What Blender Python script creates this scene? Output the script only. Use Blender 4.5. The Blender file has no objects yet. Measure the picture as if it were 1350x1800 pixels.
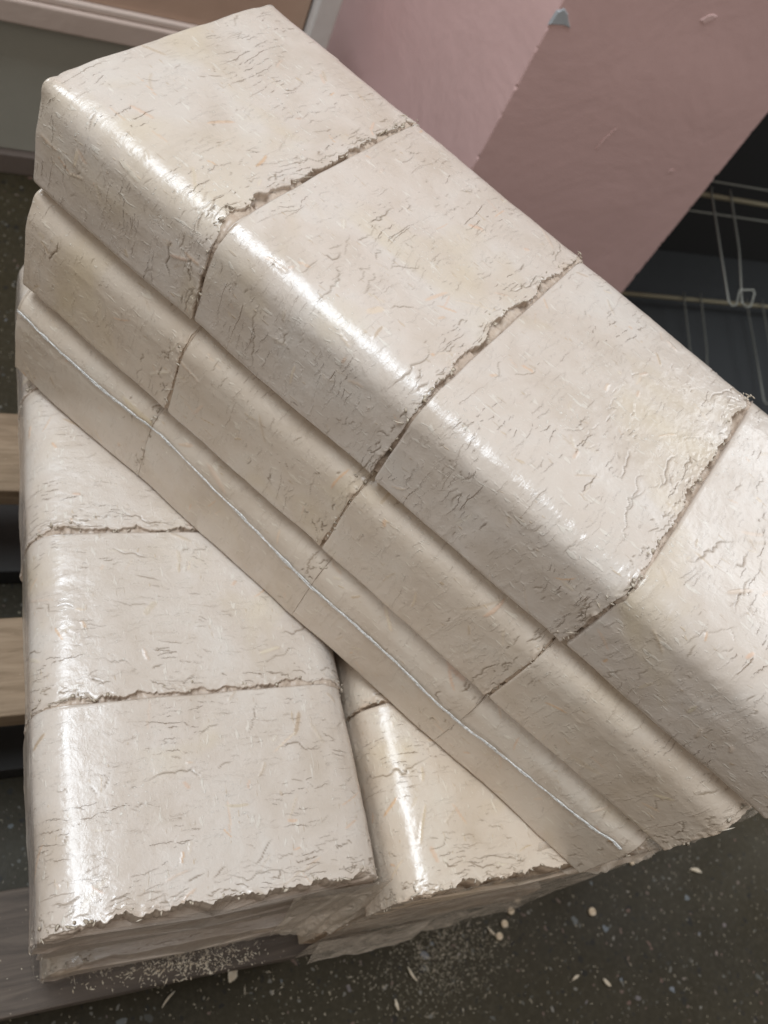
import bpy, math, numpy as np
from mathutils import Matrix, Vector
MM = 0.001
sc = bpy.context.scene
col = sc.collection

# ------------------------------------------------------------------ camera
CAMP = (-22.4413797, -46.48208223, 398.65332243)
CR = ((0.90911036, -0.00463679, -0.41652954), (-0.20899852, 0.85989312, -0.46572894), (0.36033037, 0.51045306, 0.78076866))
cd = bpy.data.cameras.new('camera'); cam = bpy.data.objects.new('camera', cd); col.objects.link(cam)
cam.matrix_world = Matrix.Translation(Vector(CAMP) * MM) @ Matrix(CR).to_4x4()
cd.sensor_fit = 'VERTICAL'; cd.sensor_height = 24.0; cd.lens = 24 * 1570.6 / 1800
cd.clip_start = 0.01; cd.clip_end = 50
cd.dof.use_dof = True; cd.dof.focus_distance = 0.36; cd.dof.aperture_fstop = 9.0
sc.camera = cam

# ------------------------------------------------------------------ world, lamps, exposure
w = bpy.data.worlds.new('World'); sc.world = w; w.use_nodes = True
bg = w.node_tree.nodes['Background']
bg.inputs[0].default_value = (0.90, 0.84, 0.77, 1); bg.inputs[1].default_value = 0.29
def area(name, loc, target, sx, sy, power, color, yref=(0, 0, 1)):
    l = bpy.data.lights.new(name, 'AREA'); l.shape = 'RECTANGLE'; l.size = sx; l.size_y = sy; l.energy = power; l.color = color
    o = bpy.data.objects.new(name, l); col.objects.link(o)
    zz = (Vector(loc) - Vector(target)).normalized(); yy = Vector(yref); yy = (yy - zz * yy.dot(zz)).normalized(); xx = yy.cross(zz)
    o.matrix_world = Matrix.Translation(Vector(loc)) @ Matrix((xx, yy, zz)).transposed().to_4x4()
    return o
area('window_light', (-0.62, 0.42, 2.1), (0.12, 0.12, 0.1), 0.8, 1.3, 43, (0.81, 0.905, 1.0), (0, 1, 0))
area('front_fill_light', (-1.9, -1.7, 1.5), (0.15, 0.1, 0.0), 1.4, 1.8, 9, (1.0, 0.96, 0.91))  # added fill from behind the camera, lifts the side and front faces
area('right_fill_light', (0.85, -1.1, 1.25), (0.25, 0.05, 0.1), 0.8, 0.7, 2.5, (0.97, 0.98, 1.0))  # added fill, brightens the near right end of the packs; unseen source
area('far_window_light', (2.1, 0.55, 1.35), (0.2, 0.1, 0.1), 1.3, 0.9, 14, (0.90, 0.95, 1.0))
sc.view_settings.view_transform = 'Standard'; sc.view_settings.look = 'None'
sc.view_settings.exposure = 0.16; sc.view_settings.gamma = 1.0; sc.view_settings.use_curve_mapping = False

# ------------------------------------------------------------------ helpers
rng = np.random.default_rng(7)
def mesh_obj(name, V, F, mat, parent=None, smooth=False, attrs=None):
    """V in mm, F (n,4) or (n,3) array or list of lists"""
    me = bpy.data.meshes.new(name)
    V = np.asarray(V, dtype=np.float64)
    if isinstance(F, np.ndarray):
        n, k = F.shape
        me.vertices.add(len(V)); me.vertices.foreach_set('co', (V * MM).astype(np.float32).ravel())
        me.loops.add(n * k); me.loops.foreach_set('vertex_index', F.astype(np.int32).ravel())
        me.polygons.add(n); me.polygons.foreach_set('loop_start', (np.arange(n) * k).astype(np.int32))
        me.polygons.foreach_set('loop_total', np.full(n, k, dtype=np.int32))
        me.update(calc_edges=True)
    else:
        me.from_pydata([tuple(v) for v in V * MM], [], F); me.update()
    if smooth: me.polygons.foreach_set('use_smooth', np.ones(len(me.polygons), dtype=bool))
    if attrs:
        for k_, a in attrs.items():
            at = me.attributes.new(k_, 'FLOAT', 'POINT'); at.data.foreach_set('value', a.astype(np.float32).ravel())
    if mat: me.materials.append(mat)
    o = bpy.data.objects.new(name, me); col.objects.link(o)
    if parent: o.parent = parent
    return o
def tag(o, label=None, cat=None, group=None, kind=None):
    for k_, v_ in (('label', label), ('category', cat), ('group', group), ('kind', kind)):
        if v_: o[k_] = v_
    return o
def empty(name, loc, rz=0):
    e = bpy.data.objects.new(name, None); col.objects.link(e); e.empty_display_size = .02
    e.location = Vector(loc) * MM; e.rotation_euler = (0, 0, rz); return e
def hash2(i, j, s):
    n = (i.astype(np.int64) * 374761393 + j.astype(np.int64) * 668265263 + s * 144665) & 0x7fffffff
    n = ((n ^ (n >> 13)) * 1274126177) & 0x7fffffff
    return ((n ^ (n >> 16)) & 0xffffff) / float(0xffffff)
def vnoise(x, y, s=0):
    xi = np.floor(x); yi = np.floor(y); fx = x - xi; fy = y - yi
    fx = fx * fx * (3 - 2 * fx); fy = fy * fy * (3 - 2 * fy)
    a = hash2(xi, yi, s); b = hash2(xi + 1, yi, s); c = hash2(xi, yi + 1, s); d = hash2(xi + 1, yi + 1, s)
    return (a * (1 - fx) + b * fx) * (1 - fy) + (c * (1 - fx) + d * fx) * fy * 1.0 - 0.5
def fbm(x, y, s=0, o=3):
    r = 0; a = 1; t = 0
    for k_ in range(o):
        r = r + a * vnoise(x * 2 ** k_ + 17 * k_, y * 2 ** k_ - 9 * k_, s + k_); t += a; a *= .5
    return r / t
def boxv(x0, x1, y0, y1, z0, z1):
    V = [(x, y, z) for x in (x0, x1) for y in (y0, y1) for z in (z0, z1)]
    F = [[0, 1, 3, 2], [4, 6, 7, 5], [0, 4, 5, 1], [2, 3, 7, 6], [0, 2, 6, 4], [1, 5, 7, 3]]
    return V, F
def box(name, b, mat, parent=None, bevel=0.0, jitter=0):
    V, F = boxv(*b); V = np.array(V, float)
    if jitter: V += rng.normal(0, jitter, V.shape)
    o = mesh_obj(name, V, F, mat, parent)
    if bevel:
        m = o.modifiers.new('bevel', 'BEVEL'); m.width = bevel * MM; m.segments = 2
    return o
def tube(pts, r, sides=8):
    pts = np.array(pts, float); n = len(pts); rr = np.broadcast_to(r, (n,))
    V = []; 
    T = np.gradient(pts, axis=0); T /= np.linalg.norm(T, axis=1)[:, None]
    for i in range(n):
        up = np.array([0, 0, 1.0]) if abs(T[i][2]) < .9 else np.array([1.0, 0, 0])
        a = np.cross(T[i], up); a /= np.linalg.norm(a); b = np.cross(T[i], a)
        for k_ in range(sides):
            q = 2 * math.pi * k_ / sides; V.append(pts[i] + rr[i] * (a * math.cos(q) + b * math.sin(q)))
    F = [[i * sides + k_, i * sides + (k_ + 1) % sides, (i + 1) * sides + (k_ + 1) % sides, (i + 1) * sides + k_] for i in range(n - 1) for k_ in range(sides)]
    F.append(list(range(sides))[::-1]); F.append([(n - 1) * sides + k_ for k_ in range(sides)])
    return V, F

# ------------------------------------------------------------------ materials
class NT:
    def __init__(s, name):
        s.m = bpy.data.materials.new(name); s.m.use_nodes = True; s.t = s.m.node_tree; s.n = s.t.nodes; s.p = s.n['Principled BSDF']
    def add(s, ty, **kw):
        nd = s.n.new(ty)
        for k_, v_ in kw.items():
            if k_ in nd.inputs.keys(): nd.inputs[k_].default_value = v_
            else: setattr(nd, k_, v_)
        return nd
    def l(s, a, b): s.t.links.new(a, b)
    def coords(s, scale=(1, 1, 1), rot=(0, 0, 0)):
        tc = s.add('ShaderNodeTexCoord'); mp = s.add('ShaderNodeMapping'); s.l(tc.outputs['Object'], mp.inputs[0])
        mp.inputs['Scale'].default_value = scale; mp.inputs['Rotation'].default_value = rot
        return mp.outputs[0]
    def noise(s, vec, scale, detail=4, rough=.55, dist=0.0):
        nd = s.add('ShaderNodeTexNoise'); s.l(vec, nd.inputs['Vector'])
        nd.inputs['Scale'].default_value = scale; nd.inputs['Detail'].default_value = detail; nd.inputs['Roughness'].default_value = rough; nd.inputs['Distortion'].default_value = dist
        return nd.outputs['Fac']
    def ramp(s, fac, stops):
        nd = s.add('ShaderNodeValToRGB'); s.l(fac, nd.inputs[0]); e = nd.color_ramp.elements
        while len(e) < len(stops): e.new(.5)
        for i, (p_, c_) in enumerate(stops):
            e[i].position = p_; e[i].color = (*c_, 1) if len(c_) == 3 else c_
        return nd.outputs[0]
    def math(s, op, a, b=None, clamp=False):
        nd = s.add('ShaderNodeMath', operation=op, use_clamp=clamp)
        for i, v_ in enumerate((a, b)):
            if v_ is None: continue
            if isinstance(v_, (int, float)): nd.inputs[i].default_value = v_
            else: s.l(v_, nd.inputs[i])
        return nd.outputs[0]
    def mix(s, fac, a, b, bt='MIX'):
        nd = s.add('ShaderNodeMix', data_type='RGBA', blend_type=bt)
        for i, v_ in ((0, fac), (6, a), (7, b)):
            if isinstance(v_, (int, float)): nd.inputs[i].default_value = v_
            elif isinstance(v_, tuple): nd.inputs[i].default_value = (*v_, 1)
            else: s.l(v_, nd.inputs[i])
        return nd.outputs[2]
    def bump(s, h, strength, dist, normal=None):
        nd = s.add('ShaderNodeBump'); nd.inputs['Strength'].default_value = strength; nd.inputs['Distance'].default_value = dist
        s.l(h, nd.inputs['Height'])
        if normal: s.l(normal, nd.inputs['Normal'])
        return nd.outputs[0]
    def attr(s, name):
        return s.add('ShaderNodeAttribute', attribute_name=name).outputs['Fac']
G3 = lambda v: (v, v, v)

def mat_briquette(name, coat=1.0):
    s = NT(name); v = s.coords()
    oi = s.add('ShaderNodeObjectInfo')
    off = s.add('ShaderNodeVectorMath', operation='SCALE'); 
    cmb = s.add('ShaderNodeCombineXYZ'); s.l(oi.outputs['Random'], cmb.inputs[0]); s.l(oi.outputs['Random'], cmb.inputs[1])
    s.l(cmb.outputs[0], off.inputs[0]); off.inputs['Scale'].default_value = 7.3
    addv = s.add('ShaderNodeVectorMath', operation='ADD'); s.l(v, addv.inputs[0]); s.l(off.outputs[0], addv.inputs[1]); v = addv.outputs[0]
    n1 = s.noise(v, 26, 5, .6, .4)
    base = s.ramp(n1, [(.30, (.508, .417, .334)), (.50, (.575, .487, .410)), (.72, (.612, .542, .474))])
    # yellowish areas spread at random
    n2 = s.noise(v, 14, 3, .5, .8); ymask = s.ramp(n2, [(.56, G3(0)), (.72, G3(1))])
    base = s.mix(s.math('MULTIPLY', ymask, .45), base, (.56, .45, .29))
    # pressed saw fibres: thin elongated specks in several directions
    bumps = None
    for k_, (rot, sc_, colr, thr) in enumerate([((.3, .2, .5), (130, 560, 560), (.46, .35, .24), .70), ((0, .3, 1.5), (120, 430, 430), (.70, .64, .55), .66), ((.5, .4, 2.4), (150, 480, 480), (.50, .36, .21), .70), ((1.3, .2, 1.0), (110, 400, 300), (.72, .66, .57), .67)]):
        mp = s.add('ShaderNodeMapping'); s.l(v, mp.inputs[0]); mp.inputs['Scale'].default_value = sc_; mp.inputs['Rotation'].default_value = rot
        nn = s.noise(mp.outputs[0], 1, 2, .5, .3); msk = s.ramp(nn, [(thr, G3(0)), (thr + .05, G3(1))])
        base = s.mix(s.math('MULTIPLY', msk, .45), base, colr)
        bumps = msk if bumps is None else s.math('ADD', bumps, msk)
    # fine jagged hairline cracks across the pressing direction
    sx_ = s.add('ShaderNodeSeparateXYZ'); s.l(v, sx_.inputs[0]); hair = None; lips = None
    for per, lowa, higha, off_, wd_, gs_, g0_, g1_ in ((.0047, 1.5, .62, 0, .050, 62, .545, .585), (.0025, 1.9, .80, 3.7, .085, 110, .555, .60), (.0110, 1.2, .36, 8.1, .026, 40, .58, .62)):
        vo_ = s.add('ShaderNodeVectorMath', operation='ADD'); s.l(v, vo_.inputs[0]); vo_.inputs[1].default_value = (off_, off_ * .7, off_ * 1.3)
        low = s.noise(vo_.outputs[0], 30, 2, .5); hi = s.noise(vo_.outputs[0], 330, 4, .72)
        f_ = s.math('ADD', s.math('ADD', s.math('DIVIDE', sx_.outputs[0], per), s.math('MULTIPLY', low, lowa / per * .0047 * 2)), s.math('MULTIPLY', hi, higha / per * .0047))
        d_ = s.math('ABSOLUTE', s.math('SUBTRACT', s.math('FRACT', f_), .5))
        mpg = s.add('ShaderNodeMapping'); s.l(vo_.outputs[0], mpg.inputs[0]); mpg.inputs['Scale'].default_value = (2.2, .8, .8)
        gate = s.ramp(s.noise(mpg.outputs[0], gs_, 4, .65), [(g0_, G3(0)), (g1_, G3(1))])
        wv2 = s.math('MULTIPLY', gate, wd_)
        ln_ = s.math('MULTIPLY', s.math('SUBTRACT', 1.0, s.math('DIVIDE', d_, s.math('ADD', wv2, .0001)), True), gate)
        lp_ = s.math('MULTIPLY', s.math('SUBTRACT', 1.0, s.math('DIVIDE', d_, .28), True), gate)
        hair = ln_ if hair is None else s.math('MAXIMUM', hair, ln_); lips = lp_ if lips is None else s.math('MAXIMUM', lips, lp_)
    hair = s.math('MULTIPLY', hair, s.attr('skin'))
    base = s.mix(s.math('MULTIPLY', hair, .85, True), base, (.27, .165, .09))
    dst = s.math('MULTIPLY', s.ramp(s.noise(v, 800, 2, .5), [(.66, G3(0)), (.70, G3(1))]), s.ramp(s.noise(v, 30, 3, .6), [(.50, G3(0)), (.62, G3(1))]))
    base = s.mix(s.math('MULTIPLY', dst, .7), base, (.78, .73, .64))
    # attributes from the mesh: chips, cracks, torn edge
    chip = s.attr('chip'); hue = s.attr('hue')
    ccol = s.ramp(hue, [(0, (.60, .37, .20)), (.3, (.62, .42, .31)), (.55, (.66, .57, .42)), (.8, (.40, .27, .16)), (1, (.70, .63, .52))])
    base = s.mix(s.math('MULTIPLY', chip, .8), base, ccol)
    torn = s.attr('torn'); base = s.mix(s.math('MULTIPLY', torn, .8), base, s.ramp(s.noise(v, 300, 4, .6), [(.3, (.40, .285, .205)), (.7, (.55, .435, .335))]))
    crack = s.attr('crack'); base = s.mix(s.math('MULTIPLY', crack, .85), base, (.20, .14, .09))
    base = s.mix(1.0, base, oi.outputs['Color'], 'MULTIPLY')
    s.l(base, s.p.inputs['Base Color'])
    s.p.inputs['Roughness'].default_value = .50
    s.p.inputs['Specular IOR Level'].default_value = .35
    s.p.inputs['Coat IOR'].default_value = 1.5
    # bump of the wood
    fine = s.noise(v, 900, 4, .6); med = s.noise(v, 170, 4, .6, .5)
    b1 = s.bump(med, .22, .0010)
    b2 = s.bump(fine, .40, .0003, b1)
    b3 = s.bump(bumps, .6, .00018, b2)
    b4 = s.bump(s.math('SUBTRACT', s.math('MULTIPLY', lips, .45), hair), .8, .0005, b3); b4 = s.bump(dst, .7, .0003, b4)
    s.l(b4, s.p.inputs['Normal'])
    # tight film: smoother, with tiny tension ripples across the corner
    mp = s.add('ShaderNodeMapping'); s.l(v, mp.inputs[0]); mp.inputs['Scale'].default_value = (330, 70, 70)
    rip = s.noise(mp.outputs[0], 1, 3, .6, .6)
    rip = s.math('MULTIPLY', rip, s.attr('corner')); c1 = s.bump(rip, .36, .0008); c2 = s.bump(med, .30, .0009, c1); c3 = s.bump(fine, .22, .00025, c2)
    s.l(c3, s.p.inputs['Coat Normal'])
    cr = s.noise(v, 22, 3, .6); s.l(s.ramp(cr, [(.3, G3(.14)), (.7, G3(.33))]), s.p.inputs['Coat Roughness'])
    cw = s.math('MULTIPLY', s.math('SUBTRACT', 1.0, s.math('MULTIPLY', torn, .75)), coat)
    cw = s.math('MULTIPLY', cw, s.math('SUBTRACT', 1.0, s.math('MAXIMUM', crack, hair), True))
    s.l(cw, s.p.inputs['Coat Weight'])
    return s.m
M_BRIQ = mat_briquette('wood_briquette_under_film')

def mat_film(name, haze=.10, rough=.16, refl=1.0, tint=(.96, .96, .97), dc=(.70, .66, .62, 1)):
    s = NT(name); s.n.remove(s.p); v = s.coords()
    out = [n for n in s.n if n.type == 'OUTPUT_MATERIAL'][0]
    wr = s.noise(v, 60, 5, .65, 1.6); streak = s.add('ShaderNodeMapping'); s.l(v, streak.inputs[0]); streak.inputs['Scale'].default_value = (260, 260, 30)
    st = s.noise(streak.outputs[0], 1, 4, .6, .5)
    bm = s.bump(wr, .8, .004); bm = s.bump(st, .15, .0008, bm)
    gl = s.add('ShaderNodeBsdfGlossy'); gl.inputs['Roughness'].default_value = rough; gl.inputs['Color'].default_value = (1, 1, 1, 1); s.l(bm, gl.inputs['Normal'])
    tr = s.add('ShaderNodeBsdfTransparent'); tr.inputs['Color'].default_value = (*tint, 1)
    df = s.add('ShaderNodeBsdfDiffuse'); df.inputs['Color'].default_value = dc; s.l(bm, df.inputs['Normal'])
    fr = s.add('ShaderNodeLayerWeight'); s.l(bm, fr.inputs['Normal']); frf = s.math('ADD', s.math('MULTIPLY', s.math('POWER', fr.outputs['Facing'], 5.0), .55), .04)
    hz = s.ramp(s.noise(v, 34, 4, .6, 1.5), [(.35, G3(haze * .4)), (.75, G3(min(1, haze * 2.2)))])
    m1 = s.add('ShaderNodeMixShader'); s.l(hz, m1.inputs[0]); s.l(tr.outputs[0], m1.inputs[1]); s.l(df.outputs[0], m1.inputs[2])
    m2 = s.add('ShaderNodeMixShader'); s.l(s.math('MULTIPLY', frf, refl, True), m2.inputs[0]); s.l(m1.outputs[0], m2.inputs[1]); s.l(gl.outputs[0], m2.inputs[2])
    s.l(m2.outputs[0], out.inputs['Surface'])
    return s.m
M_FILM = mat_film('clear_shrink_film', .05, .14, .8)
M_FLAP = mat_film('dusty_crumpled_film', .75, .30, 1.0, (.95, .92, .88), (.60, .50, .40, 1))
M_FILMH = mat_film('hazy_shrink_film', .42, .24, 1.0, (.96, .94, .92), (.66, .56, .46, 1))
def mat_seam():
    s = NT('twisted_film_seam'); v = s.coords()
    n = s.noise(v, 900, 4, .6, .5)
    s.l(s.ramp(n, [(.35, (.50, .46, .41)), (.65, (.86, .85, .82))]), s.p.inputs['Base Color'])
    s.p.inputs['Roughness'].default_value = .25; s.p.inputs['Specular IOR Level'].default_value = .8
    s.l(s.bump(n, .9, .0008), s.p.inputs['Normal']); return s.m
M_SEAM = mat_seam()

def mat_wood(name, c1, c2, c3, axis_scale=(14, 160, 160)):
    s = NT(name); v = s.coords(axis_scale); v0 = s.coords()
    g = s.noise(v, 1, 6, .6, 1.2); g2 = s.noise(v0, 18, 4, .6, .6); sp = s.noise(v0, 420, 3, .6)
    b = s.ramp(g, [(.3, c1), (.5, c2), (.72, c3)])
    b = s.mix(s.math('MULTIPLY', s.ramp(g2, [(.5, G3(0)), (.75, G3(1))]), .35), b, tuple(x * .55 for x in c1))
    b = s.mix(s.ramp(sp, [(.70, G3(0)), (.76, G3(.7))]), b, (.55, .45, .33))
    s.l(b, s.p.inputs['Base Color']); s.p.inputs['Roughness'].default_value = .75
    s.l(s.bump(g, .5, .0012), s.p.inputs['Normal']); return s.m
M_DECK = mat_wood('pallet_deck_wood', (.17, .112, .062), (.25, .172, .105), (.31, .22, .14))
M_DECKF = mat_wood('shaded_front_deck_wood', (.055, .040, .029), (.085, .062, .046), (.125, .094, .070))  # darker copy of the deck wood, front board's shade put into the colour
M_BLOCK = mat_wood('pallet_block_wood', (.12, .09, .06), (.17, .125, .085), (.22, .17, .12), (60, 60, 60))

def mat_paint(name, c, rough=.42, chipc=None):
    s = NT(name); v = s.coords()
    n = s.noise(v, 7, 4, .6, .5); f = s.noise(v, 60, 5, .65)
    b = s.mix(s.ramp(n, [(.35, G3(0)), (.7, G3(1))]), tuple(x * .97 for x in c), tuple(min(1, x * 1.03) for x in c))
    sm = s.ramp(s.noise(v, 22, 5, .7, 1.0), [(.62, G3(0)), (.80, G3(.12))]); b = s.mix(sm, b, tuple(x * .80 for x in c))
    s.l(b, s.p.inputs['Base Color']); s.p.inputs['Roughness'].default_value = rough
    s.l(s.bump(f, .25, .0015, s.bump(n, .4, .006)), s.p.inputs['Normal']); return s.m
M_PINK = mat_paint('glossy_pink_paint', (.70, .46, .43), .38)
M_PINKD = mat_paint('raised_pink_paint', (.72, .49, .455), .6)
M_PLASTER = mat_paint('bare_grey_plaster', (.40, .41, .42), .85)
M_PEACH = mat_paint('peach_laminate', (.50, .34, .25), .45)
M_RAIL = mat_paint('pale_painted_rail', (.52, .41, .345), .45)
M_STILE = mat_paint('light_grey_stile', (.66, .62, .58), .35)
M_TRIM = mat_paint('pale_trim', (.60, .49, .42), .45)
M_PLINTH = mat_paint('grey_green_plinth', (.36, .345, .29), .5)
M_LEDGE = mat_paint('dark_skirting', (.15, .115, .095), .5)
M_BLACK = mat_paint('black_sheet_metal', (.012, .012, .012), .8)
M_TRAY = mat_paint('dark_grey_tray', (.022, .024, .025), .7)
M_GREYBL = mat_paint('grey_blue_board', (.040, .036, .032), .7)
def mat_wire():
    s = NT('galvanised_wire'); s.p.inputs['Base Color'].default_value = (.24, .24, .21, 1); s.p.inputs['Metallic'].default_value = .6; s.p.inputs['Roughness'].default_value = .45; return s.m
M_WIRE = mat_wire()
def mat_bar():
    s = NT('brass_toned_rail'); s.p.inputs['Base Color'].default_value = (.22, .195, .13, 1); s.p.inputs['Metallic'].default_value = .4; s.p.inputs['Roughness'].default_value = .5; return s.m
M_BAR = mat_bar()

def mat_terrazzo():
    s = NT('dark_terrazzo'); v = s.coords()
    n = s.noise(v, 5, 4, .6); b = s.ramp(n, [(.3, (.022, .0165, .0075)), (.7, (.038, .029, .014))])
    mn = s.noise(v, 220, 4, .7); b = s.mix(s.ramp(mn, [(.45, G3(0)), (.75, G3(.5))]), b, (.065, .052, .033))
    wv = s.add('ShaderNodeTexNoise'); s.l(v, wv.inputs['Vector']); wv.inputs['Scale'].default_value = 90; wv.inputs['Detail'].default_value = 3
    off = s.add('ShaderNodeVectorMath', operation='SCALE'); off.inputs['Scale'].default_value = .012; s.l(wv.outputs['Color'], off.inputs[0])
    vv = s.add('ShaderNodeVectorMath', operation='ADD'); s.l(v, vv.inputs[0]); s.l(off.outputs[0], vv.inputs[1])
    for sc_, r, dens, stops in [(210, .28, .40, [(0, (.015, .013, .010)), (.45, (.02, .018, .015)), (.55, (.10, .095, .08)), (.8, (.22, .20, .17)), (.93, (.15, .10, .08))]),
                                (105, .24, .42, [(0, (.012, .010, .008)), (.7, (.018, .015, .012)), (.76, (.12, .115, .10)), (.85, (.17, .19, .21)), (.95, (.15, .09, .07))]),
                                (420, .30, .26, [(0, (.015, .013, .010)), (.4, (.022, .02, .016)), (.6, (.16, .14, .11)), (.9, (.30, .25, .18))])]:
        vo = s.add('ShaderNodeTexVoronoi'); vo.inputs['Scale'].default_value = sc_; vo.inputs['Randomness'].default_value = 1; s.l(vv.outputs[0], vo.inputs['Vector'])
        sep = s.add('ShaderNodeSeparateColor'); s.l(vo.outputs['Color'], sep.inputs[0])
        thr = s.math('MULTIPLY', sep.outputs[1], r * 1.3)
        inside = s.math('LESS_THAN', vo.outputs['Distance'], thr); on = s.math('LESS_THAN', sep.outputs[2], dens)
        b = s.mix(s.math('MULTIPLY', s.math('MULTIPLY', inside, on), .8), b, s.ramp(sep.outputs[0], stops))
    s.l(b, s.p.inputs['Base Color']); s.l(s.ramp(s.noise(v, 12, 4, .6), [(.3, G3(.42)), (.7, G3(.65))]), s.p.inputs['Roughness']); s.p.inputs['Specular IOR Level'].default_value = .2
    s.l(s.bump(s.noise(v, 500, 3, .6), .25, .0005), s.p.inputs['Normal']); return s.m
M_FLOOR = mat_terrazzo()
def mat_simple(name, c, c2=None, rough=.7, sc_=300):
    s = NT(name)
    if c2: s.l(s.ramp(s.noise(s.coords(), sc_, 3, .6), [(.35, c), (.65, c2)]), s.p.inputs['Base Color'])
    else: s.p.inputs['Base Color'].default_value = (*c, 1)
    s.p.inputs['Roughness'].default_value = rough; return s.m
M_DUST = mat_simple('pale_sawdust', (.50, .40, .28), (.62, .54, .42))
M_DISC = mat_simple('pale_wood_disc', (.50, .38, .25), (.62, .50, .36))
M_CRUMB = mat_simple('torn_wood_crumb', (.42, .34, .25), (.58, .50, .40))

# ------------------------------------------------------------------ the floor and things behind
FZ = -310.0
f = mesh_obj('floor', [(-6000, -6000, FZ), (6000, -6000, FZ), (6000, 6000, FZ), (-6000, 6000, FZ)], [[0, 1, 2, 3]], M_FLOOR); tag(f, kind='structure')

# pillar -----------------------------------------------------------
def build_pillar():
    K = np.array([392., 591.]); ax = np.array([.998, .07]); ay = np.array([-.07, .998]); Wd, Dp, z0, z1 = 283., 440., FZ, 2300.
    t = empty('pillar', (K[0], K[1], FZ), math.atan2(ax[1], ax[0]))
    tag(t, 'pink painted square pillar with chipped corner behind the upper pack', 'pillar')
    H = z1 - z0
    # chipped corner: rows in z, ring of points with bevel and noise near the two front corners
    zs = np.concatenate([np.arange(0, 1100, 3.0), np.array([1300, H])]); ring = []
    nx = 6
    def ringpts(z):
        n1 = abs(fbm(np.array([z / 9.]), np.array([1.3]), 3, 4)[0]); n2 = abs(fbm(np.array([z / 7.]), np.array([5.1]), 9, 4)[0])
        c1 = 1.0 + 4 * max(0, n1 - .2) * 3; c2 = 1.3 + 5 * max(0, n2 - .18) * 3
        
        wob = .8 * vnoise(np.array([z / 60.]), np.array([2.]), 5)[0]
        return [(0, Dp), (0, Dp / 2), (0, c1 + 6), (wob * .3, c1), (c1 * .5, c1 * .45), (c1, 0), (c1 + 6, 0), (Wd / 2, wob), (Wd - c2 - 6, 0), (Wd - c2, 0), (Wd - c2 * .5, c2 * .4), (Wd, c2), (Wd, c2 + 8), (Wd, Dp)]
    V = [(x, y, z) for z in zs for x, y in ringpts(z)]; m = 14
    F = [[i * m + k_, i * m + (k_ + 1) % m, (i + 1) * m + (k_ + 1) % m, (i + 1) * m + k_] for i in range(len(zs) - 1) for k_ in range(m)]
    F.append([(len(zs) - 1) * m + k_ for k_ in range(m)])
    mesh_obj('shaft', V, F, M_PINK, t)
    # bare plaster chip on the corner and paint scars on the right-hand face
    def scar(name, cx, cz, pts, mat, th=1.2):
        P = [(cx + x, -th, cz + z) for x, z in pts]; Q = [(cx + x * 1.25, .6, cz + z * 1.25) for x, z in pts]; n = len(pts)
        mesh_obj(name, P + Q, [list(range(n))] + [[k_, k_ + n, (k_ + 1) % n + n, (k_ + 1) % n] for k_ in range(n)], mat, t)
    def hit(u, v):
        r_ = Matrix(CR) @ Vector(((u - 675) / 1570.6, -(v - 900) / 1570.6, -1)); q = np.array([r_.x, r_.y, r_.z]); c_ = np.array(CAMP)
        k_ = ((K - c_[:2]) @ ay) / (q[:2] @ ay); p_ = c_ + q * k_; return (p_[:2] - K) @ ax, p_[2] - FZ
    x_, z_ = hit(982, 28)
    scar('plaster_chip', 7, z_, [(-7, -7), (-2, -6), (5, -5), (11, -6), (6, -1), (3, 3), (-2, 6), (-6, 3)], M_PLASTER)
    for (u, v), pts in (((1060, 245), [(-1.5, -13), (1.5, -12), (2.5, -4), (5, 4), (9, 15), (8, 16), (2.5, 5), (-.5, -4)]), ((1245, 33), [(-9, -3), (-2, -5), (4, -1), (9, 4), (3, 5), (-3, 3)]), ((1180, 300), [(-3, -2), (2, -2), (3, 1), (-2, 2)])):
        x_, z_ = hit(u, v); scar('paint_scar', x_, z_, [(a_ * .7, b_ * .8) for a_, b_ in pts], M_PINKD, .5)
    return t
pillar = build_pillar()

# cabinet ----------------------------------------------------------
def build_cabinet():
    Y = 790.; t = empty('cabinet', (0, Y, FZ), 0.03)
    tag(t, 'peach panelled cabinet on a grey green plinth behind the left end of the pack', 'cabinet')
    L, Rr = -700., 300.
    z = lambda a: a - FZ
    box('carcass', (L, Rr - 4, 12, 110, z(-128), z(-20)), M_PEACH, t)
    box('plinth', (L, Rr - 40, 14, 105, z(-284), z(-133)), M_PLINTH, t, 1.0)
    box('skirting', (L, Rr - 30, 6, 105, 0.5, z(-284) - 1), M_LEDGE, t, 1.0)
    box('bottom_rail', (L, Rr - 25, -6, 11, z(-131), z(-108)), M_RAIL, t, 2.0)
    box('rail_trim', (L, Rr - 25, -2, 11, z(-107.5), z(-101)), M_TRIM, t, 1.5)
    box('door_panel', (L, Rr - 26, 3, 11, z(-100.5), z(-21)), M_PEACH, t, 1.0)
    box('stile', (Rr - 24, Rr, -10, 13, z(-131), z(-21)), M_STILE, t, 2.5)
    return t
build_cabinet()

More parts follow.
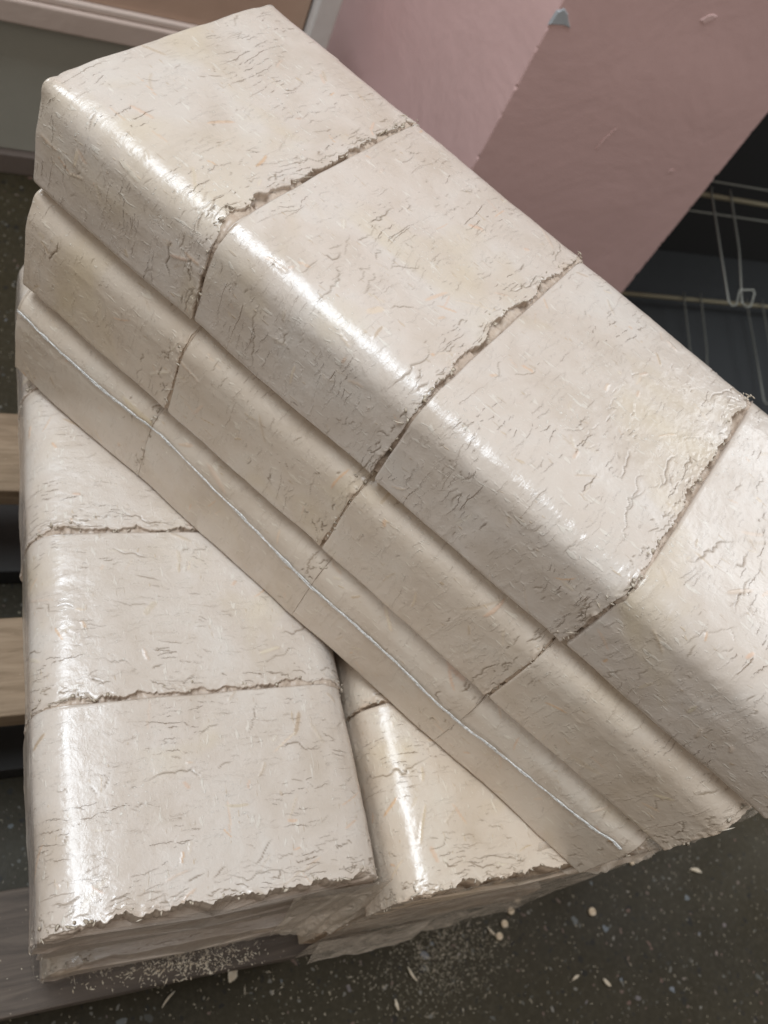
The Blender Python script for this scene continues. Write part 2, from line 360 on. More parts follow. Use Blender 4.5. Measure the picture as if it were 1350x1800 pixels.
# wire rack --------------------------------------------------------
def build_rack():
    t = empty('wire_rack', (980, 700, FZ), 0.05)
    tag(t, 'dark display rack with bent wire hooks right of the pink pillar', 'rack')
    z = lambda a: a - FZ
    def tb(name, pts, r, mat): V, F = tube(pts, r); mesh_obj(name, V, F, mat, t, True)
    box('back_panel', (-360, 700, 130, 140, 15, 900), M_BLACK, t)
    box('side_panel', (-370, -361, 40, 129, 0, 900), M_BLACK, t)
    box('top_panel', (-370, 700, 40, 140, 901, 906), M_BLACK, t)
    box('base_tray', (-359, 700, -420, 329, 1, 14), M_TRAY, t, 2)
    tb('rail', [(-350, 12, z(-105)), (700, -5, z(-105))], 3.2, M_BAR)
    tb('rail', [(-350, 12, z(-275)), (700, 6, z(-275))], 3.2, M_BAR)
    tb('cross_wire', [(-350, 60, z(-120)), (700, 60, z(-120))], 1.2, M_WIRE)
    tb('cross_wire', [(-350, 90, z(-190)), (700, 90, z(-190))], 1.3, M_WIRE)
    def hook(x, zz):
        dx, dy = -66., -165.
        pts = [(x + 2, 14, zz + 9), (x, 0, zz + 4), (x + dx * .5, dy * .5, zz + 2), (x + dx, dy, zz), (x + dx + 3, dy - 5, zz - 2), (x + dx + 8, dy - 5, zz), (x + dx + 15, dy + 10, zz + 8),
               (x + dx + 37, dy + 12, zz + 8), (x + dx + 39, dy + 9, zz + 6), (x + dx + 30, dy - 5, zz), (x + dx + 24, dy - 5, zz - 2), (x + dx + 20, dy, zz), (x + 30 + dx * .5, dy * .5, zz + 2), (x + 32, 0, zz + 4), (x + 33, 14, zz + 9)]
        tb('hook', pts, 1.15, M_WIRE)
    hook(-205, z(-105)); hook(-25, z(-105))
    for x in (-108, 14, 130): hook(x, z(-275))
    return t
build_rack()

# pallet -----------------------------------------------------------
def build_pallet():
    t = empty('pallet', (-60, 150, FZ)); tag(t, 'wooden pallet with spaced deck boards under the lower packs', 'pallet')
    ox, oy = -60, 150
    def bd(name, x0, x1, y0, y1, z0, z1, mat):
        V = []; n = 14; xs = np.linspace(x0, x1, n); F = []
        for x in xs:
            j = rng.normal(0, .5, 4)
            V += [(x - ox, y0 - oy + j[0], z0 - FZ), (x - ox, y1 - oy + j[1], z0 - FZ), (x - ox, y1 - oy + j[1], z1 - FZ + j[2] * .3), (x - ox, y0 - oy + j[0], z1 - FZ + j[3] * .3)]
        for i in range(n - 1):
            for k_ in range(4): F.append([i * 4 + k_, (i + 1) * 4 + k_, (i + 1) * 4 + (k_ + 1) % 4, i * 4 + (k_ + 1) % 4])
        F += [[0, 1, 2, 3], [(n - 1) * 4 + k_ for k_ in (3, 2, 1, 0)]]
        o = mesh_obj(name, V, F, mat, t); m = o.modifiers.new('bevel', 'BEVEL'); m.width = 1.2 * MM; m.segments = 2; m.limit_method = 'ANGLE'; return o
    top = -173.5
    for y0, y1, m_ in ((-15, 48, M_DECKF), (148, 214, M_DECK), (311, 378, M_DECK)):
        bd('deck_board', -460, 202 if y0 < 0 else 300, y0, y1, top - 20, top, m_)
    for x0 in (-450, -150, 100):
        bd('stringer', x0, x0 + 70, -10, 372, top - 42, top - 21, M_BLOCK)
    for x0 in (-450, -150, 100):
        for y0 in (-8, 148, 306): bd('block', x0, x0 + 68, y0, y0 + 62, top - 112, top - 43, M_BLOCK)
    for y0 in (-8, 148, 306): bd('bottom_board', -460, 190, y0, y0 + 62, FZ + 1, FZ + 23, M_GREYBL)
build_pallet()

# ------------------------------------------------------------------ briquettes
W = 150.0
def profile(h, rt, rb):
    """returns list of segments and total length; starts bottom centre, goes to y=0 side"""
    L = []
    L.append(('l', (W / 2, 0), (rb, 0)))
    L.append(('a', (rb, rb), rb, -90, -180))
    L.append(('l', (0, rb), (0, h - rt)))
    L.append(('a', (rt, h - rt), rt, 180, 90))
    L.append(('l', (rt, h), (W - rt, h)))
    L.append(('a', (W - rt, h - rt), rt, 90, 0))
    L.append(('l', (W, h - rt), (W, rb)))
    L.append(('a', (W - rb, rb), rb, 0, -90))
    L.append(('l', (W - rb, 0), (W / 2, 0)))
    return L
def seglen(s_): return math.dist(s_[1], s_[2]) if s_[0] == 'l' else s_[2] * math.radians(abs(s_[4] - s_[3]))
def evalprof(segs, u):
    y = np.zeros_like(u); z = np.zeros_like(u); ny = np.zeros_like(u); nz = np.zeros_like(u); a0 = 0
    for i, s_ in enumerate(segs):
        ln = seglen(s_); m = (u >= a0 - 1e-9) & ((u < a0 + ln) if i < len(segs) - 1 else (u <= a0 + ln + 1e-6)); f_ = (u[m] - a0) / ln
        if s_[0] == 'l':
            (y0, z0), (y1, z1) = s_[1], s_[2]; y[m] = y0 + (y1 - y0) * f_; z[m] = z0 + (z1 - z0) * f_
            d = np.array([y1 - y0, z1 - z0]) / ln; ny[m] = -d[1]; nz[m] = d[0]
        else:
            q = np.radians(s_[3] + (s_[4] - s_[3]) * f_); y[m] = s_[1][0] + s_[2] * np.cos(q); z[m] = s_[1][1] + s_[2] * np.sin(q); ny[m] = np.cos(q); nz[m] = np.sin(q)
        a0 += ln
    return y, z, ny, nz
def polyline(u0, s0, length, ang, jag, step):
    pts = [(u0, s0)]; a = ang; n = max(2, int(length / step))
    for _ in range(n):
        a = ang + rng.normal(0, jag); st = step * rng.uniform(.5, 1.5)
        pts.append((pts[-1][0] + math.cos(a) * st, pts[-1][1] + math.sin(a) * st))
    return np.array(pts)

def briquette(parent, s0, s1, z0, h, detail='top', rt=16., rb=5., gap=3.0, y_off=0., seed=0, ragged=1.0, ncr=1.0, zshift=0., corner=0., final=False, hairs=1., soft=1., tint=(1, 1, 1, 1)):
    """one pressed briquette: pressing direction is local x"""
    global rng
    rng = np.random.default_rng(1000 + seed)
    L = s1 - s0
    segs = profile(h, rt, rb); lens = [seglen(q) for q in segs]; cum = np.concatenate([[0], np.cumsum(lens)]); P = cum[-1]
    fine = .75
    if detail == 'top': ranges = [(0, cum[1], 12), (cum[1], cum[6] + 14, fine), (cum[6] + 14, P, 8)]
    elif detail == 'side': ranges = [(0, cum[1], 12), (cum[1], cum[4] + 6, fine), (cum[4] + 6, P, 8)]
    else: ranges = [(0, P, 5)]
    us = np.concatenate([np.linspace(a_, b_, max(2, int(round((b_ - a_) / st))), endpoint=False) for a_, b_, st in ranges])
    ds = {'top': .38, 'side': .45, 'low': 5}[detail]
    ss = np.linspace(0, L, int(L / ds))
    U, S = np.meshgrid(us, ss, indexing='ij')
    sd = seed * 13
    H = .55 * (fbm(U / 34, S / 30, sd, 2) if soft > .5 else fbm(U / 34, (S + s0) / 30, 5, 2)) * 2 + .28 * fbm(U / 7, S / 4.5, sd + 5, 3)
    crack = np.zeros_like(U); chip = np.zeros_like(U); hue = np.zeros_like(U); torn = np.zeros_like(U)
    ulo, uhi = (cum[1] + 2, cum[6] + 12) if detail == 'top' else (cum[1] + 2, cum[4] + 4)
    if detail != 'low':
        span = uhi - ulo
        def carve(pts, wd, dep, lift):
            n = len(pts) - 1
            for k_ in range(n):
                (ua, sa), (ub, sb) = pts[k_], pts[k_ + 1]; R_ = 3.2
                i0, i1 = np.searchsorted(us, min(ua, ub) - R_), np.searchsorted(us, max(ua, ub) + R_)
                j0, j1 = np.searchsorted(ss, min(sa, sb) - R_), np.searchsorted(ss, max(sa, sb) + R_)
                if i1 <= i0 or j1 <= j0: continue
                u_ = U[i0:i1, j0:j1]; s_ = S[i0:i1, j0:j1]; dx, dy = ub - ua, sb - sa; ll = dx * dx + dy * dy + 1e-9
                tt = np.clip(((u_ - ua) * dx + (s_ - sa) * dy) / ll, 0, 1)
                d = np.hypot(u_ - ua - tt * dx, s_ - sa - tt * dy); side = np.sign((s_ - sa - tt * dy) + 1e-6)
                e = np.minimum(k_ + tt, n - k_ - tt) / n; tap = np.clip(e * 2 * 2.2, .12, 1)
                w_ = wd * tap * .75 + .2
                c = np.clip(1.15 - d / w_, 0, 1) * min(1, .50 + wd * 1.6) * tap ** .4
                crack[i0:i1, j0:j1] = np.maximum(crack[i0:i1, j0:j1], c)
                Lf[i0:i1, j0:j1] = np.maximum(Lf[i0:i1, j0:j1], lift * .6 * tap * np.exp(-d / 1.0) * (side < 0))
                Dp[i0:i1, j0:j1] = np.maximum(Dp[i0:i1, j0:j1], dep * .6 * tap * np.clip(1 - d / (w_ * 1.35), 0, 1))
        Lf = np.zeros_like(U); Dp = np.zeros_like(U)
        # small cracks, mostly in loose bands
        nb = int(span * L / 420 * ncr)
        bands = [(rng.uniform(ulo, uhi), rng.uniform(6, L - 6)) for _ in range(9)]
        for _ in range(nb):
            if rng.random() < .6:
                b_ = bands[rng.integers(9)]; u0, q0 = b_[0] + rng.normal(0, 14), b_[1] + rng.normal(0, 4)
            else: u0, q0 = rng.uniform(ulo, uhi), rng.uniform(3, L - 3)
            carve(polyline(u0, q0, rng.gamma(2, 3.0) + 1.5, rng.normal(0, .32) + (0 if rng.random() < .95 else 1.2), .5, 1.5), rng.uniform(.04, .24), rng.uniform(.25, .7), rng.uniform(.05, .30))
        for _ in range(int(span / 24 * ncr)):
            u0 = rng.uniform(ulo, uhi - 10); q0 = rng.uniform(8, L - 4) if rng.random() < .45 else L - rng.uniform(3, 16)
            carve(polyline(u0, q0, rng.uniform(10, 38), rng.normal(0, .12), .55, 1.9), rng.uniform(.16, .40), rng.uniform(.6, 1.2), rng.uniform(.15, .45))
        for _ in range(int(span / 6.0)):   # crumbling zone before the torn end
            u0 = rng.uniform(ulo, uhi); q0 = L - 2.5 - rng.gamma(1.6, 2.6)
            carve(polyline(u0, q0, rng.uniform(2, 11), rng.normal(0, .3), .7, 1.0), rng.uniform(.12, .38), rng.uniform(.4, .9), rng.uniform(.15, .5))
        H += Lf - Dp
        # chips pressed into the surface
        for _ in range(int(span * L / 420)):
            u0, q0 = rng.uniform(ulo, uhi), rng.uniform(2, L - 2); ln, wd = rng.gamma(2.2, 1.25) + .7, rng.uniform(.22, .8); a = rng.uniform(0, 3.14)
            if rng.random() < .08: ln *= 1.6; wd *= 2
            R_ = ln + wd + .5
            i0, i1 = np.searchsorted(us, u0 - R_), np.searchsorted(us, u0 + R_); j0, j1 = np.searchsorted(ss, q0 - R_), np.searchsorted(ss, q0 + R_)
            if i1 <= i0 or j1 <= j0: continue
            du, dq = U[i0:i1, j0:j1] - u0, S[i0:i1, j0:j1] - q0; x = du * math.cos(a) + dq * math.sin(a); y = -du * math.sin(a) + dq * math.cos(a)
            y = y + .06 * x * x / ln * rng.normal() + .25 * vnoise(x / .8, y / .8, sd + 77)
            m = np.clip(1.3 - np.sqrt((x / ln) ** 4 + (y / wd) ** 2), 0, 1) * 2.2; m = np.clip(m, 0, 1); stg = rng.uniform(.25, 1)
            new = m * stg > chip[i0:i1, j0:j1]
            hue[i0:i1, j0:j1] = np.where(new, rng.random(), hue[i0:i1, j0:j1]); chip[i0:i1, j0:j1] = np.maximum(chip[i0:i1, j0:j1], m * stg)
            H[i0:i1, j0:j1] += m * rng.uniform(-.1, .28)
            if False:
                crack[i0:i1, j0:j1] = np.maximum(crack[i0:i1, j0:j1], .6 * np.clip(1 - abs(m - .45) * 5, 0, 1) * (y > 0))
        # flaky roughness near the torn end
        near = np.exp(-(L - S) / 4.0) * (.55 + 1.2 * vnoise(U / 11, S * 0, sd + 40).clip(-.4, .5))
        near = near * (1 if soft > .5 else .15); H += near * 1.9 * fbm(U / 2.6, S / 1.7, sd + 21, 3) + .5 * near
        torn = np.clip(near * 1.4 - .35, 0, 1) * (.5 + fbm(U / 3, S / 3, sd + 3, 2)).clip(0, 1)
    # torn outline of the end and the clean start
    ul = us
    y, z, ny, nz = evalprof(segs, us); sf = np.clip(np.abs(ny) * 1.15, 0, 1)
    rag = (gap * .45 + ragged * (3.4 * np.abs(fbm(ul / 14, ul * 0, sd + 31, 2)) * 2 + 1.5 * np.abs(fbm(ul / 2.0, ul * 0, sd + 61, 3)) * 2)) * (1 - .68 * sf) + ragged * abs(rng.normal(0, .02)) * np.clip(cum[4] - ul, 0, 60)
    if detail == 'low': rag = np.full_like(ul, gap * .5)
    Sx = S.copy(); rampw = np.clip((S - (L - 14)) / 14, 0, 1) ** 1.5
    Sx = S - rampw * rag[:, None]
    Sx = Sx + (1 - np.clip(S / 8, 0, 1)) * (.9 * fbm(ul / 18, ul * 0, sd + 88, 2))[:, None]
    H = H - .5 * soft * np.clip(1 - S / 1.0, 0, 1) ** 2
    # gentle crown of the top face that runs on smoothly into the rounded long edges
    for e_, sg in ((cum[4], 1), (cum[5], -1)):
        x_ = (U - e_) * sg
        H = H - 1.5 * np.clip(1 - x_ / 24, 0, 1) ** 2 * (x_ > 0)
        xo = np.clip(-x_, 0, 200); H = H - ((x_ <= 0) & (xo < 75)) * (1.5 + .55 * (1 - np.exp(-xo / 4.4)) - 2.05 * np.clip((xo - 5) / 28, 0, 1) ** 1.3)
    if corner: H = H + corner * np.exp(-S / 6.0) * np.exp(-((U - (cum[3] + cum[4]) / 2) / 5.0) ** 2)
    y, z, ny, nz = evalprof(segs, us)
    # slight barrel of the profile: sides lean and belly
    def place(Sv, Hv):
        Y = y[:, None] + ny[:, None] * Hv; Z = z[:, None] + nz[:, None] * Hv
        return Y, Z
    rowsS, rowsH, rc, rch, rhue, rt_ = [], [], [], [], [], []
    n_u = len(us)
    pit = 1.5 + 2.0 * np.abs(fbm(ul / 6, ul * 0, sd + 51, 3)) * 2 + np.where(vnoise(ul / 6, ul * 0, sd + 71) > .26, 6, 0) * (.3 + .7 * sf)
    one = np.ones((n_u, 1))
    start = [(-.2 * one, -3.5 * one * soft), (-.1 * one, -1.6 * one * soft)]
    lipS = (L - rag)[:, None]
    end = [(lipS + .25, H[:, -1:] - .7), (lipS + .2 - .5 * np.abs(vnoise(ul / 1.5, ul * 0, sd + 5))[:, None], H[:, -1:] - 2.0), (lipS + .2, -pit[:, None]), (lipS * .5 + (L + gap * .2) * .5, -pit[:, None] - .3 + .5 * vnoise(ul / 1.2, ul * 0, sd + 6)[:, None]), (np.maximum(lipS + .4, L + gap * .2), -pit[:, None] - .3), (np.full((n_u, 1), L + gap * .2), -pit[:, None] - 9)]
    if soft < 1: end = [(a_, H[:, -1:] + (b_ - H[:, -1:]) * soft * .5) for a_, b_ in end]
    if final:
        w1 = .8 * fbm(ul / 9, ul * 0, sd + 8, 3)[:, None]
        end[2] = (lipS + .5 + w1, -one * 3.5); end[3] = (lipS + .9 + 2 * w1, -one * 7); end[4] = (lipS + .6 + 2 * w1, -one * 11); end[5] = (lipS + .2 + w1, -one * 15)
    pad = lambda A, vs, ve: np.concatenate([np.full((n_u, 2), vs), A] + [np.full((n_u, 1), q) for q in ve], 1)
    skin = pad(np.clip(.30 + 2.7 * fbm(U / 26, S / 16, sd + 95, 3) + .7 * np.exp(-(L - S) / 8), .0, 1) * hairs * (np.clip(S / 4, 0, 1)), 0, [.3, 0, 0, 0, 0, 0])
    SS = np.concatenate([q[0] for q in start] + [Sx] + [q[0] for q in end], 1)
    HH = np.concatenate([q[1] for q in start] + [H] + [q[1] for q in end], 1)
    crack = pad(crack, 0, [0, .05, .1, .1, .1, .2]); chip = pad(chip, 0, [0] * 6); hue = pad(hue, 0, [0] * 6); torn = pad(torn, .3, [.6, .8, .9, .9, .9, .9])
    # keep the inset inside the block
    Y = y[:, None] + ny[:, None] * HH; Z = z[:, None] + nz[:, None] * HH
    yaw = rng.normal(0, .0022) * (1 if soft > .5 else .1); roll = rng.normal(0, .004) * (1 if soft > .5 else .1)
    X = SS + s0 + yaw * (Y - 75); Y = Y + (2.6 if hairs < .6 else 1.2) * fbm((SS + s0) / 48, Z / 80 + z0, 900, 2) + .5 * fbm((SS + s0) / 11, Z / 40 + z0, 905, 2); Y = Y + y_off + yaw * -(SS - L / 2); Z = Z + z0 + zshift + roll * (Y - 75) * .3
    nr = SS.shape[1]; V = np.stack([X, Y, Z], -1).reshape(-1, 3)
    i = np.arange(n_u); i2 = (i + 1) % n_u; j = np.arange(nr - 1)
    A = (i[:, None] * nr + j[None]); B = (i2[:, None] * nr + j[None])
    F = np.stack([A, A + 1, B + 1, B], -1).reshape(-1, 4)
    # end caps as fans of quads would need even count: use tri->quad degenerate free approach: centre strips
    cz = z0 + h / 2; nv = len(V)
    V = np.concatenate([V, [[s0, W / 2 + y_off, cz], [s1 + gap * .2, W / 2 + y_off, cz]]])
    if n_u % 2: n_e = n_u - 1
    else: n_e = n_u
    k_ = np.arange(0, n_e, 2)
    cap0 = np.stack([np.full(len(k_), nv), i[k_] * nr, i[(k_ + 1) % n_u] * nr, i[(k_ + 2) % n_u] * nr], -1)
    cap1 = np.stack([np.full(len(k_), nv + 1), i[(k_ + 2) % n_u] * nr + nr - 1, i[(k_ + 1) % n_u] * nr + nr - 1, i[k_] * nr + nr - 1], -1)
    F = np.concatenate([F, cap0, cap1])
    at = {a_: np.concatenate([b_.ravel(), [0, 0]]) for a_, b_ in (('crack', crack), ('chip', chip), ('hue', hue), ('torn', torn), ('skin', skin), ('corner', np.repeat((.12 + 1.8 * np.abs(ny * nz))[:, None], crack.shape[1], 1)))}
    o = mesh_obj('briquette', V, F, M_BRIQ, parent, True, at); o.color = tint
    fl = np.ones(len(F), dtype=bool); fl[-len(cap0) - len(cap1):] = False; o.data.polygons.foreach_set('use_smooth', fl)
    # loose flakes pinned along the torn end
    if detail != 'low' and ragged > 0:
        VV, FF = [], []
        n = int((uhi - ulo) * .30)
        for _ in range(n):
            uu = rng.uniform(ulo, uhi); ii = min(np.searchsorted(us, uu), n_u - 1)
            sx = L - rag[ii] - rng.gamma(1.1, 1.3) + rng.uniform(0, 1.6); hh = rng.uniform(-.9, .1)
            r1, r2 = rng.uniform(.4, 1.8), rng.uniform(.3, 1.0)
            if rng.random() < .12: r1 *= 2.6; r2 *= .5
            a = rng.normal(0, .8); c = np.array([s0 + sx, y[ii] + ny[ii] * hh + y_off, z[ii] + nz[ii] * hh + z0 + zshift])
            t1 = np.array([0, nz[ii], -ny[ii]]); t2 = np.array([1., 0, 0]); nn = np.array([0, ny[ii], nz[ii]])
            d1 = t1 * math.cos(a) + t2 * math.sin(a); d2 = -t1 * math.sin(a) + t2 * math.cos(a); tl = rng.normal(0, .25)
            b_ = len(VV)
            for q in range(6):
                qa = q * math.pi / 3; rr_ = rng.uniform(.7, 1.1)
                VV.append(c + d1 * r1 * math.cos(qa) * rr_ + d2 * r2 * math.sin(qa) * rr_ + nn * (tl * r1 * math.cos(qa)))
            VV.append(c + nn * rng.uniform(.12, .4)); VV.append(c - nn * .4)
            for q in range(6): FF += [[b_ + q, b_ + (q + 1) % 6, b_ + 6], [b_ + (q + 1) % 6, b_ + q, b_ + 7]]
        cr_ = mesh_obj('edge_crumbs', np.array(VV), np.array(FF), M_CRUMB, o); tag(cr_, kind='stuff')
    return o

def film_sheet(name, parent, gridfn, nu, nv, mat, amp=.0, seed=0, lab=None, thick=False):
    """gridfn(a,b)->(x,y,z) mm arrays for a,b in 0..1"""
    a, b = np.meshgrid(np.linspace(0, 1, nu), np.linspace(0, 1, nv), indexing='ij')
    x, y, z = gridfn(a, b)
    V = np.stack([x, y, z], -1).reshape(-1, 3); i = np.arange(nu - 1)[:, None] * nv; j = np.arange(nv - 1)[None]
    q = i + j; F = np.stack([q, q + nv, q + nv + 1, q + 1], -1).reshape(-1, 4)
    o = mesh_obj(name, V, F, mat, parent, True); return o

LH = 57.344
TH = -0.8594135411336562
# upper pack -------------------------------------------------------
up = empty('briquette_pack', (-1.69, 279.157, 0), TH)
tag(up, 'three layer pack of pressed wood briquettes lying diagonally across the two lower packs', 'briquettes')
J = [0, 91.74, 192.38, 292.97, 395.0]
sid = 0
for lay, (z0, hh, det) in enumerate([(119.5, 52.5, 'top'), (60, 59.2, 'side'), (0.6, 59.2, 'side')]):
    for k_ in range(4):
        sid += 1
        jo = [[0, 0, 0, 0, 0], [0, 1.5, -2.5, -3, -4], [0, -4, 3, -3, -10]][lay]
        briquette(up, J[k_] + jo[k_], J[k_ + 1] + jo[k_ + 1], z0, hh, det, rt=[14, 18, 17][lay], rb=[4.5, 4, 2.0][lay], gap=[3.0, .6, .0][lay], seed=sid, ragged=[1.4, 1.1, .03][lay],
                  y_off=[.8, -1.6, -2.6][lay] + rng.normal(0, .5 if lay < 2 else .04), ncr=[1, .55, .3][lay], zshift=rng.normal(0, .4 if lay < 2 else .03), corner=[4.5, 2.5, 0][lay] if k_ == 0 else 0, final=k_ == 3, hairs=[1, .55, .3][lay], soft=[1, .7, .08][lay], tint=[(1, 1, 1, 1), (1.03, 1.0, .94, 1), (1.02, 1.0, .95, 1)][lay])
# weld seam of the film along the lowest layer
def seam(parent):
    xs = np.linspace(1, 381, 420)
    zc = np.interp(xs, [1, 47, 95, 190, 240, 286, 328, 368, 376], [47, 43.5, 46, 37, 34.5, 33, 35, 41, 44])
    VV, FF = [], []
    for k_ in range(5):
        r = .10 + .30 * np.clip(.45 + fbm(xs / 5, xs * 0, 5 + k_, 3) * 2.2, 0, 1)
        pts = np.stack([xs, -3.35 + 2.6 * fbm(xs / 48, (zc - .6) / 80 + .6, 900, 2) + .5 * fbm(xs / 11, (zc - .6) / 40 + .6, 905, 2) + .25 * fbm(xs / 8, xs * 0, 30 + k_), zc + (k_ - 2) * .28 * (1 + fbm(xs / 25, xs * 0, 60)) + 1.3 * fbm(xs / 22, xs * 0, 9) + 1.1 * fbm(xs / 5, xs * 0, 19 + k_, 3)], 1)
        V, F = tube(pts, r, 6); b_ = len(VV); VV += list(V); FF += [[q + b_ for q in f_] for f_ in F]
    mesh_obj('film_seam', VV, FF, M_SEAM, parent, True)
seam(up)

# lower packs ------------------------------------------------------
def lower(x, ytop, joints, label, seed, det, extra_front, lean=(0, 0, 0), tint=(1, 1, 1, 1)):
    t = empty('briquette_pack', (x, ytop, 0), -math.pi / 2)
    tag(t, label, 'briquettes')
    n = len(joints) - 1
    for lay in range(3):
        z0 = [-57.5, -115, -172.5][lay]
        for k_ in range(n):
            d = det[k_] if lay == 0 else ('low' if k_ < n - 1 else 'side')
            e = extra_front[lay] if k_ == n - 1 else 0
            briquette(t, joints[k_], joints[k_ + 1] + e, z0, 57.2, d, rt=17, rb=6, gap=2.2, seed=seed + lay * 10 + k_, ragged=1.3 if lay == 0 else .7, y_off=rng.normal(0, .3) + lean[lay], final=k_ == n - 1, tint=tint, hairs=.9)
    return t
JL = [0, 95, 185.1, 271.4, 364]
lo1 = lower(0, 364, JL, 'lower left pack of pressed wood briquettes standing on the pallet', 100, ['side', 'top', 'top', 'top'], [0, -2, 3], (0, 6, 11))
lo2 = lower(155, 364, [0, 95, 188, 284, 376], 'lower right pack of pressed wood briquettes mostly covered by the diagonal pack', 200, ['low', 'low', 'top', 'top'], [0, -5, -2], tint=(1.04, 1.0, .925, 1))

def left_film(a, b):      # free hanging film along the left side of the lower left pack
    s_ = 4 + a * 362
    wob = fbm(s_ / 30, b * 2.2, 70, 3) * 2
    z = 0 - 9 - b * 163
    y = .4 - 2.2 * np.clip(b * 8, 0, 1) ** .7 + wob * 1.0 * np.clip(b * 4, 0, 1) + 9.5 * b
    return s_, y, z
film_sheet('film', lo1, left_film, 150, 40, M_FILM)
def front_film(x0, s_front, seedv, rise=0.0, drop=174):
    def g(a, b):
        y = -2.5 + a * 153.5 + 9 * b * (x0 == 0) * (1 - a)
        rag = 6 * fbm(a * 22, a * 0, seedv, 3) + 3 * fbm(a * 70, a * 0, seedv + 3, 2)
        z = -4 - b * (drop - 4 + rag * 1.2)
        s_ = s_front + 1.2 + 2.2 * fbm(a * 9, b * 3, seedv + 7, 3) + 3.0 * b * b + np.clip(b - .8, 0, 1) * 14 * (.5 + fbm(a * 12, a * 0, seedv + 9, 2))
        return s_, y, z
    return g
film_sheet('film', lo1, front_film(0, 364, 300), 160, 40, M_FILM)
film_sheet('film', lo2, front_film(155, 374, 340), 160, 40, M_FILMH)
# film tongue at the foot between the two packs and the fold under the diagonal pack
def ridged(a, b, sd): return 1 - 2 * np.abs(fbm(a, b, sd, 3)) * 2
def tongue(a, b):
    y = 108 + a * 60 + 4 * b; rag = 14 * np.abs(fbm(a * 9, a * 0, 410, 3)) * 2 + 8 * np.sin(a * 3.1)
    s_ = 364 + 9 * b + 4 * ridged(a * 5 + b * 1.5, b * .8, 412) * (b + .15); z = -14 - b * (60 + rag * .6)
    return s_, y, z
film_sheet('film_flap', lo1, tongue, 110, 50, M_FLAP)
def cam_pt(u, v, z):
    r = Matrix(CR) @ Vector(((u - 675) / 1570.6, -(v - 900) / 1570.6, -1)); k_ = (z - CAMP[2]) / r.z
    return np.array([CAMP[0] + r.x * k_, CAMP[1] + r.y * k_, z])
def fold(a, b):        # film gathered below the front end of the diagonal pack, hanging over the edge of the pack below
    top = [cam_pt(945, 1478, 3), cam_pt(1075, 1448, 8), cam_pt(1180, 1445, 14), cam_pt(1330, 1395, 24)]
    bot = [cam_pt(905, 1535, -16), cam_pt(1060, 1530, -12), cam_pt(1180, 1488, -6), cam_pt(1345, 1418, 6)]
    ks = [0, .35, .62, 1.0]
    P = [np.interp(a, ks, [q[i_] for q in top]) * (1 - b) + np.interp(a, ks, [q[i_] for q in bot]) * b for i_ in range(3)]
    wv_ = ridged(a * 6 + b, b * 2.5, 510)
    wx, wy, wz = P[0] + 1.2 * wv_, P[1] - 1.5 * wv_ - 3 * fbm(a * 18, b * 0, 530, 3) * b * 2, P[2] + 3.0 * wv_ * np.sin(b * 3.0)
    return 364 - wy, wx - 155, wz
film_sheet('film_flap', lo2, fold, 160, 40, M_FILMH)
def hang(a, b):        # loose hem of the film along the foot of the lower right pack
    y = -4 + a * 70; s_ = 378 + 7 * b + 2.5 * fbm(a * 7 + b, b * .7, 610, 2) * b; z = -118 - b * (40 + 26 * fbm(a * 6, a * 0, 620, 2))
    return s_, y, z
film_sheet('film_flap', lo2, hang, 130, 30, M_FILMH)

# ------------------------------------------------------------------ small things on the floor
rng = np.random.default_rng(5)
RM = Matrix(CR)
def onfloor(u, v, z=FZ):
    r = RM @ Vector(((u - 675) / 1570.6, -(v - 900) / 1570.6, -1)); k_ = (z - CAMP[2]) / r.z
    return CAMP[0] + r.x * k_, CAMP[1] + r.y * k_
def disc(u, v, r, label):
    x, y = onfloor(u, v); n = 14; t = FZ + .4
    V = [(r * math.cos(q * 2 * math.pi / n) * rng.uniform(.93, 1.05), r * math.sin(q * 2 * math.pi / n) * rng.uniform(.93, 1.05), 0) for q in range(n)]
    V2 = [(a * .96, b * .96, 1.3) for a, b, c in V]; V3 = [(a * .45, b * .45, 1.0) for a, b, c in V]
    F = [[k_, (k_ + 1) % n, n + (k_ + 1) % n, n + k_] for k_ in range(n)] + [[n + k_, n + (k_ + 1) % n, 2 * n + (k_ + 1) % n, 2 * n + k_] for k_ in range(n)] + [list(range(2 * n, 3 * n))]
    o = mesh_obj('wood_disc', V + V2 + V3, F, M_DISC); o.location = Vector((x, y, t)) * MM
    tag(o, label, 'wood disc', 'pale wood discs on the terrazzo floor')
for u, v, r, lb in [(908, 1581, 3.2, 'pale wood disc on the floor, topmost of the close chain of four'), (897, 1601, 3.0, 'pale wood disc on the floor, second from the top of the chain of four'),
                    (886, 1624, 3.0, 'pale wood disc on the floor, third from the top of the chain of four'), (877, 1646, 3.0, 'pale wood disc on the floor at the lower end of the chain of four'),
                    (1040, 1603, 3.5, 'pale wood disc lying alone in the middle of the floor'), (1110, 1516, 2.5, 'small pale wood disc near the film edge, left of its twin'), (1124, 1508, 2.5, 'small pale wood disc near the film edge, right of its twin')]:
    disc(u, v, r, lb)
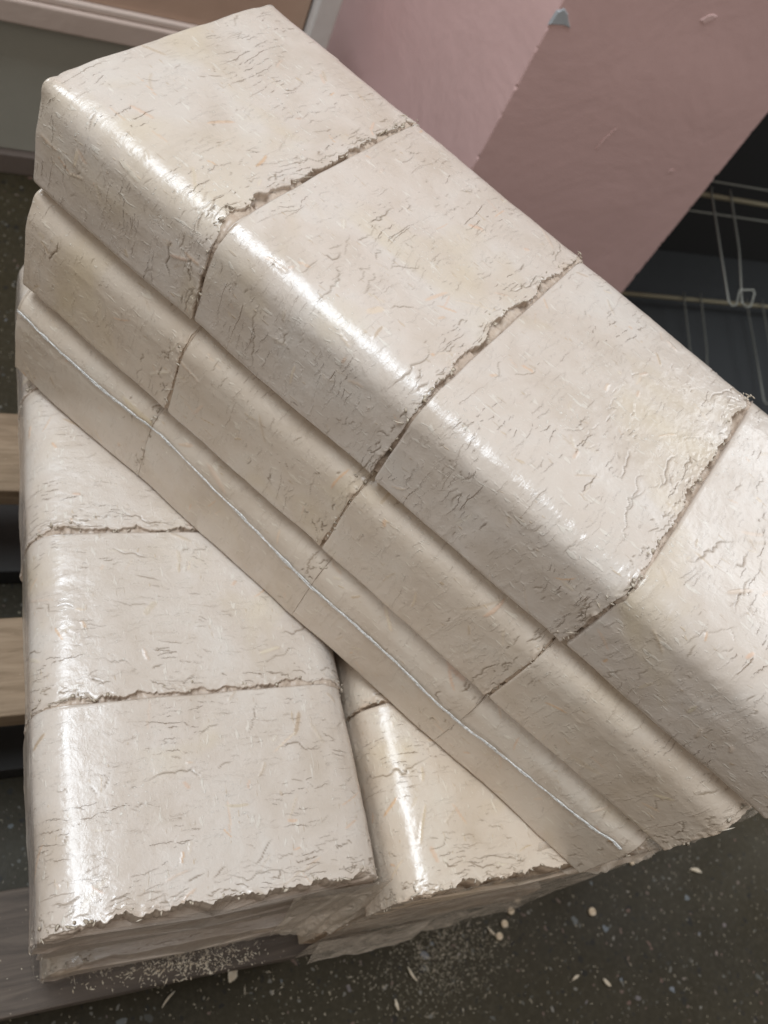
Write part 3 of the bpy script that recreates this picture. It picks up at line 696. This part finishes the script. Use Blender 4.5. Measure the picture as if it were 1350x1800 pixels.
def sliver(u, v, ln, wd, ang, label):
    x, y = onfloor(u, v); V = []; n = 8
    for k_ in range(n + 1):
        q = k_ / n; ww = wd * math.sin(math.pi * (q * .86 + .07)) * rng.uniform(.8, 1.2); c = .06 * ln * math.sin(q * 3)
        for sgn in (-1, 1):
            for zz in (0, 1.0): V.append((ln * (q - .5), c + sgn * ww / 2, zz + .5 * math.sin(q * 3)))
    F = []
    for k_ in range(n):
        b_ = k_ * 4; F += [[b_, b_ + 2, b_ + 6, b_ + 4], [b_ + 1, b_ + 5, b_ + 7, b_ + 3], [b_, b_ + 4, b_ + 5, b_ + 1], [b_ + 2, b_ + 3, b_ + 7, b_ + 6]]
    F += [[0, 1, 3, 2], [n * 4, n * 4 + 2, n * 4 + 3, n * 4 + 1]]
    o = mesh_obj('wood_sliver', V, F, M_DUST); o.location = Vector((x, y, FZ + .4)) * MM; o.rotation_euler = (0, 0, ang)
    tag(o, label, 'wood sliver', 'wood slivers on the floor')
for a in [(1222, 1531, 12, 3.5, -.4, 'broad pale wood sliver on the floor near the right edge'), (409, 1715, 10, 6, .9, 'curled pale flake on the floor just in front of the pallet board'),
          (296, 1757, 13, 1.2, .7, 'thin upright fibre on the floor left of the curled flake'), (724, 1712, 12, 1.6, 2.0, 'narrow pale wood sliver on the floor below the sawdust patch'),
          (697, 1766, 8, 2.5, 1.7, 'short pale wood sliver at the bottom of the floor'), (863, 1637, 9, 1.5, 2.2, 'thin wood sliver touching the lowest disc of the chain'), (1011, 1719, 8, 2, .3, 'small wood sliver on the floor below the lone disc'),
          (1066, 1727, 8, 3, 2.2, 'grey wood sliver on the floor right of the small one')]:
    sliver(*a)
def dust(name, centres, n, label, z=FZ, spread=1.0, big=1.0, kind='stuff'):
    VV, FF = [], []
    for _ in range(n):
        cu, cv, su, sv = centres[rng.integers(len(centres))]
        x, y = onfloor(cu + rng.normal(0, su), cv + rng.normal(0, sv), z)
        if z > FZ + 1 and not (-15 < y < 47 and x < 200): continue
        l_ = rng.gamma(1.3, .5) * big + .2; w_ = rng.uniform(.15, .5) * big; a = rng.uniform(0, 6.28); b_ = len(VV)
        c, s_ = math.cos(a), math.sin(a)
        for px, py, pz in ((-l_, 0, .1), (0, -w_, .1), (l_, 0, .2), (0, w_, .1), (0, 0, .1 + w_)):
            VV.append((x + px * c - py * s_, y + px * s_ + py * c, z + .1 + pz))
        FF += [[b_, b_ + 1, b_ + 4], [b_ + 1, b_ + 2, b_ + 4], [b_ + 2, b_ + 3, b_ + 4], [b_ + 3, b_, b_ + 4]]
    o = mesh_obj(name, np.array(VV), np.array(FF), M_DUST); tag(o, label, 'sawdust', kind=kind); return o
dust('floor_sawdust', [(780, 1690, 45, 40), (740, 1700, 60, 60), (800, 1650, 50, 30)], 1500, 'fine pale sawdust scattered on the floor under the packs', big=.55)
dust('floor_chips', [(1000, 1650, 260, 110), (500, 1740, 200, 50)], 420, 'scattered pale wood crumbs on the terrazzo floor', big=.8)
dust('board_sawdust', [(340, 1690, 45, 12), (360, 1675, 60, 14), (250, 1710, 90, 14)], 800, 'shredded sawdust caught on the front pallet board', z=-173.4, big=.85)
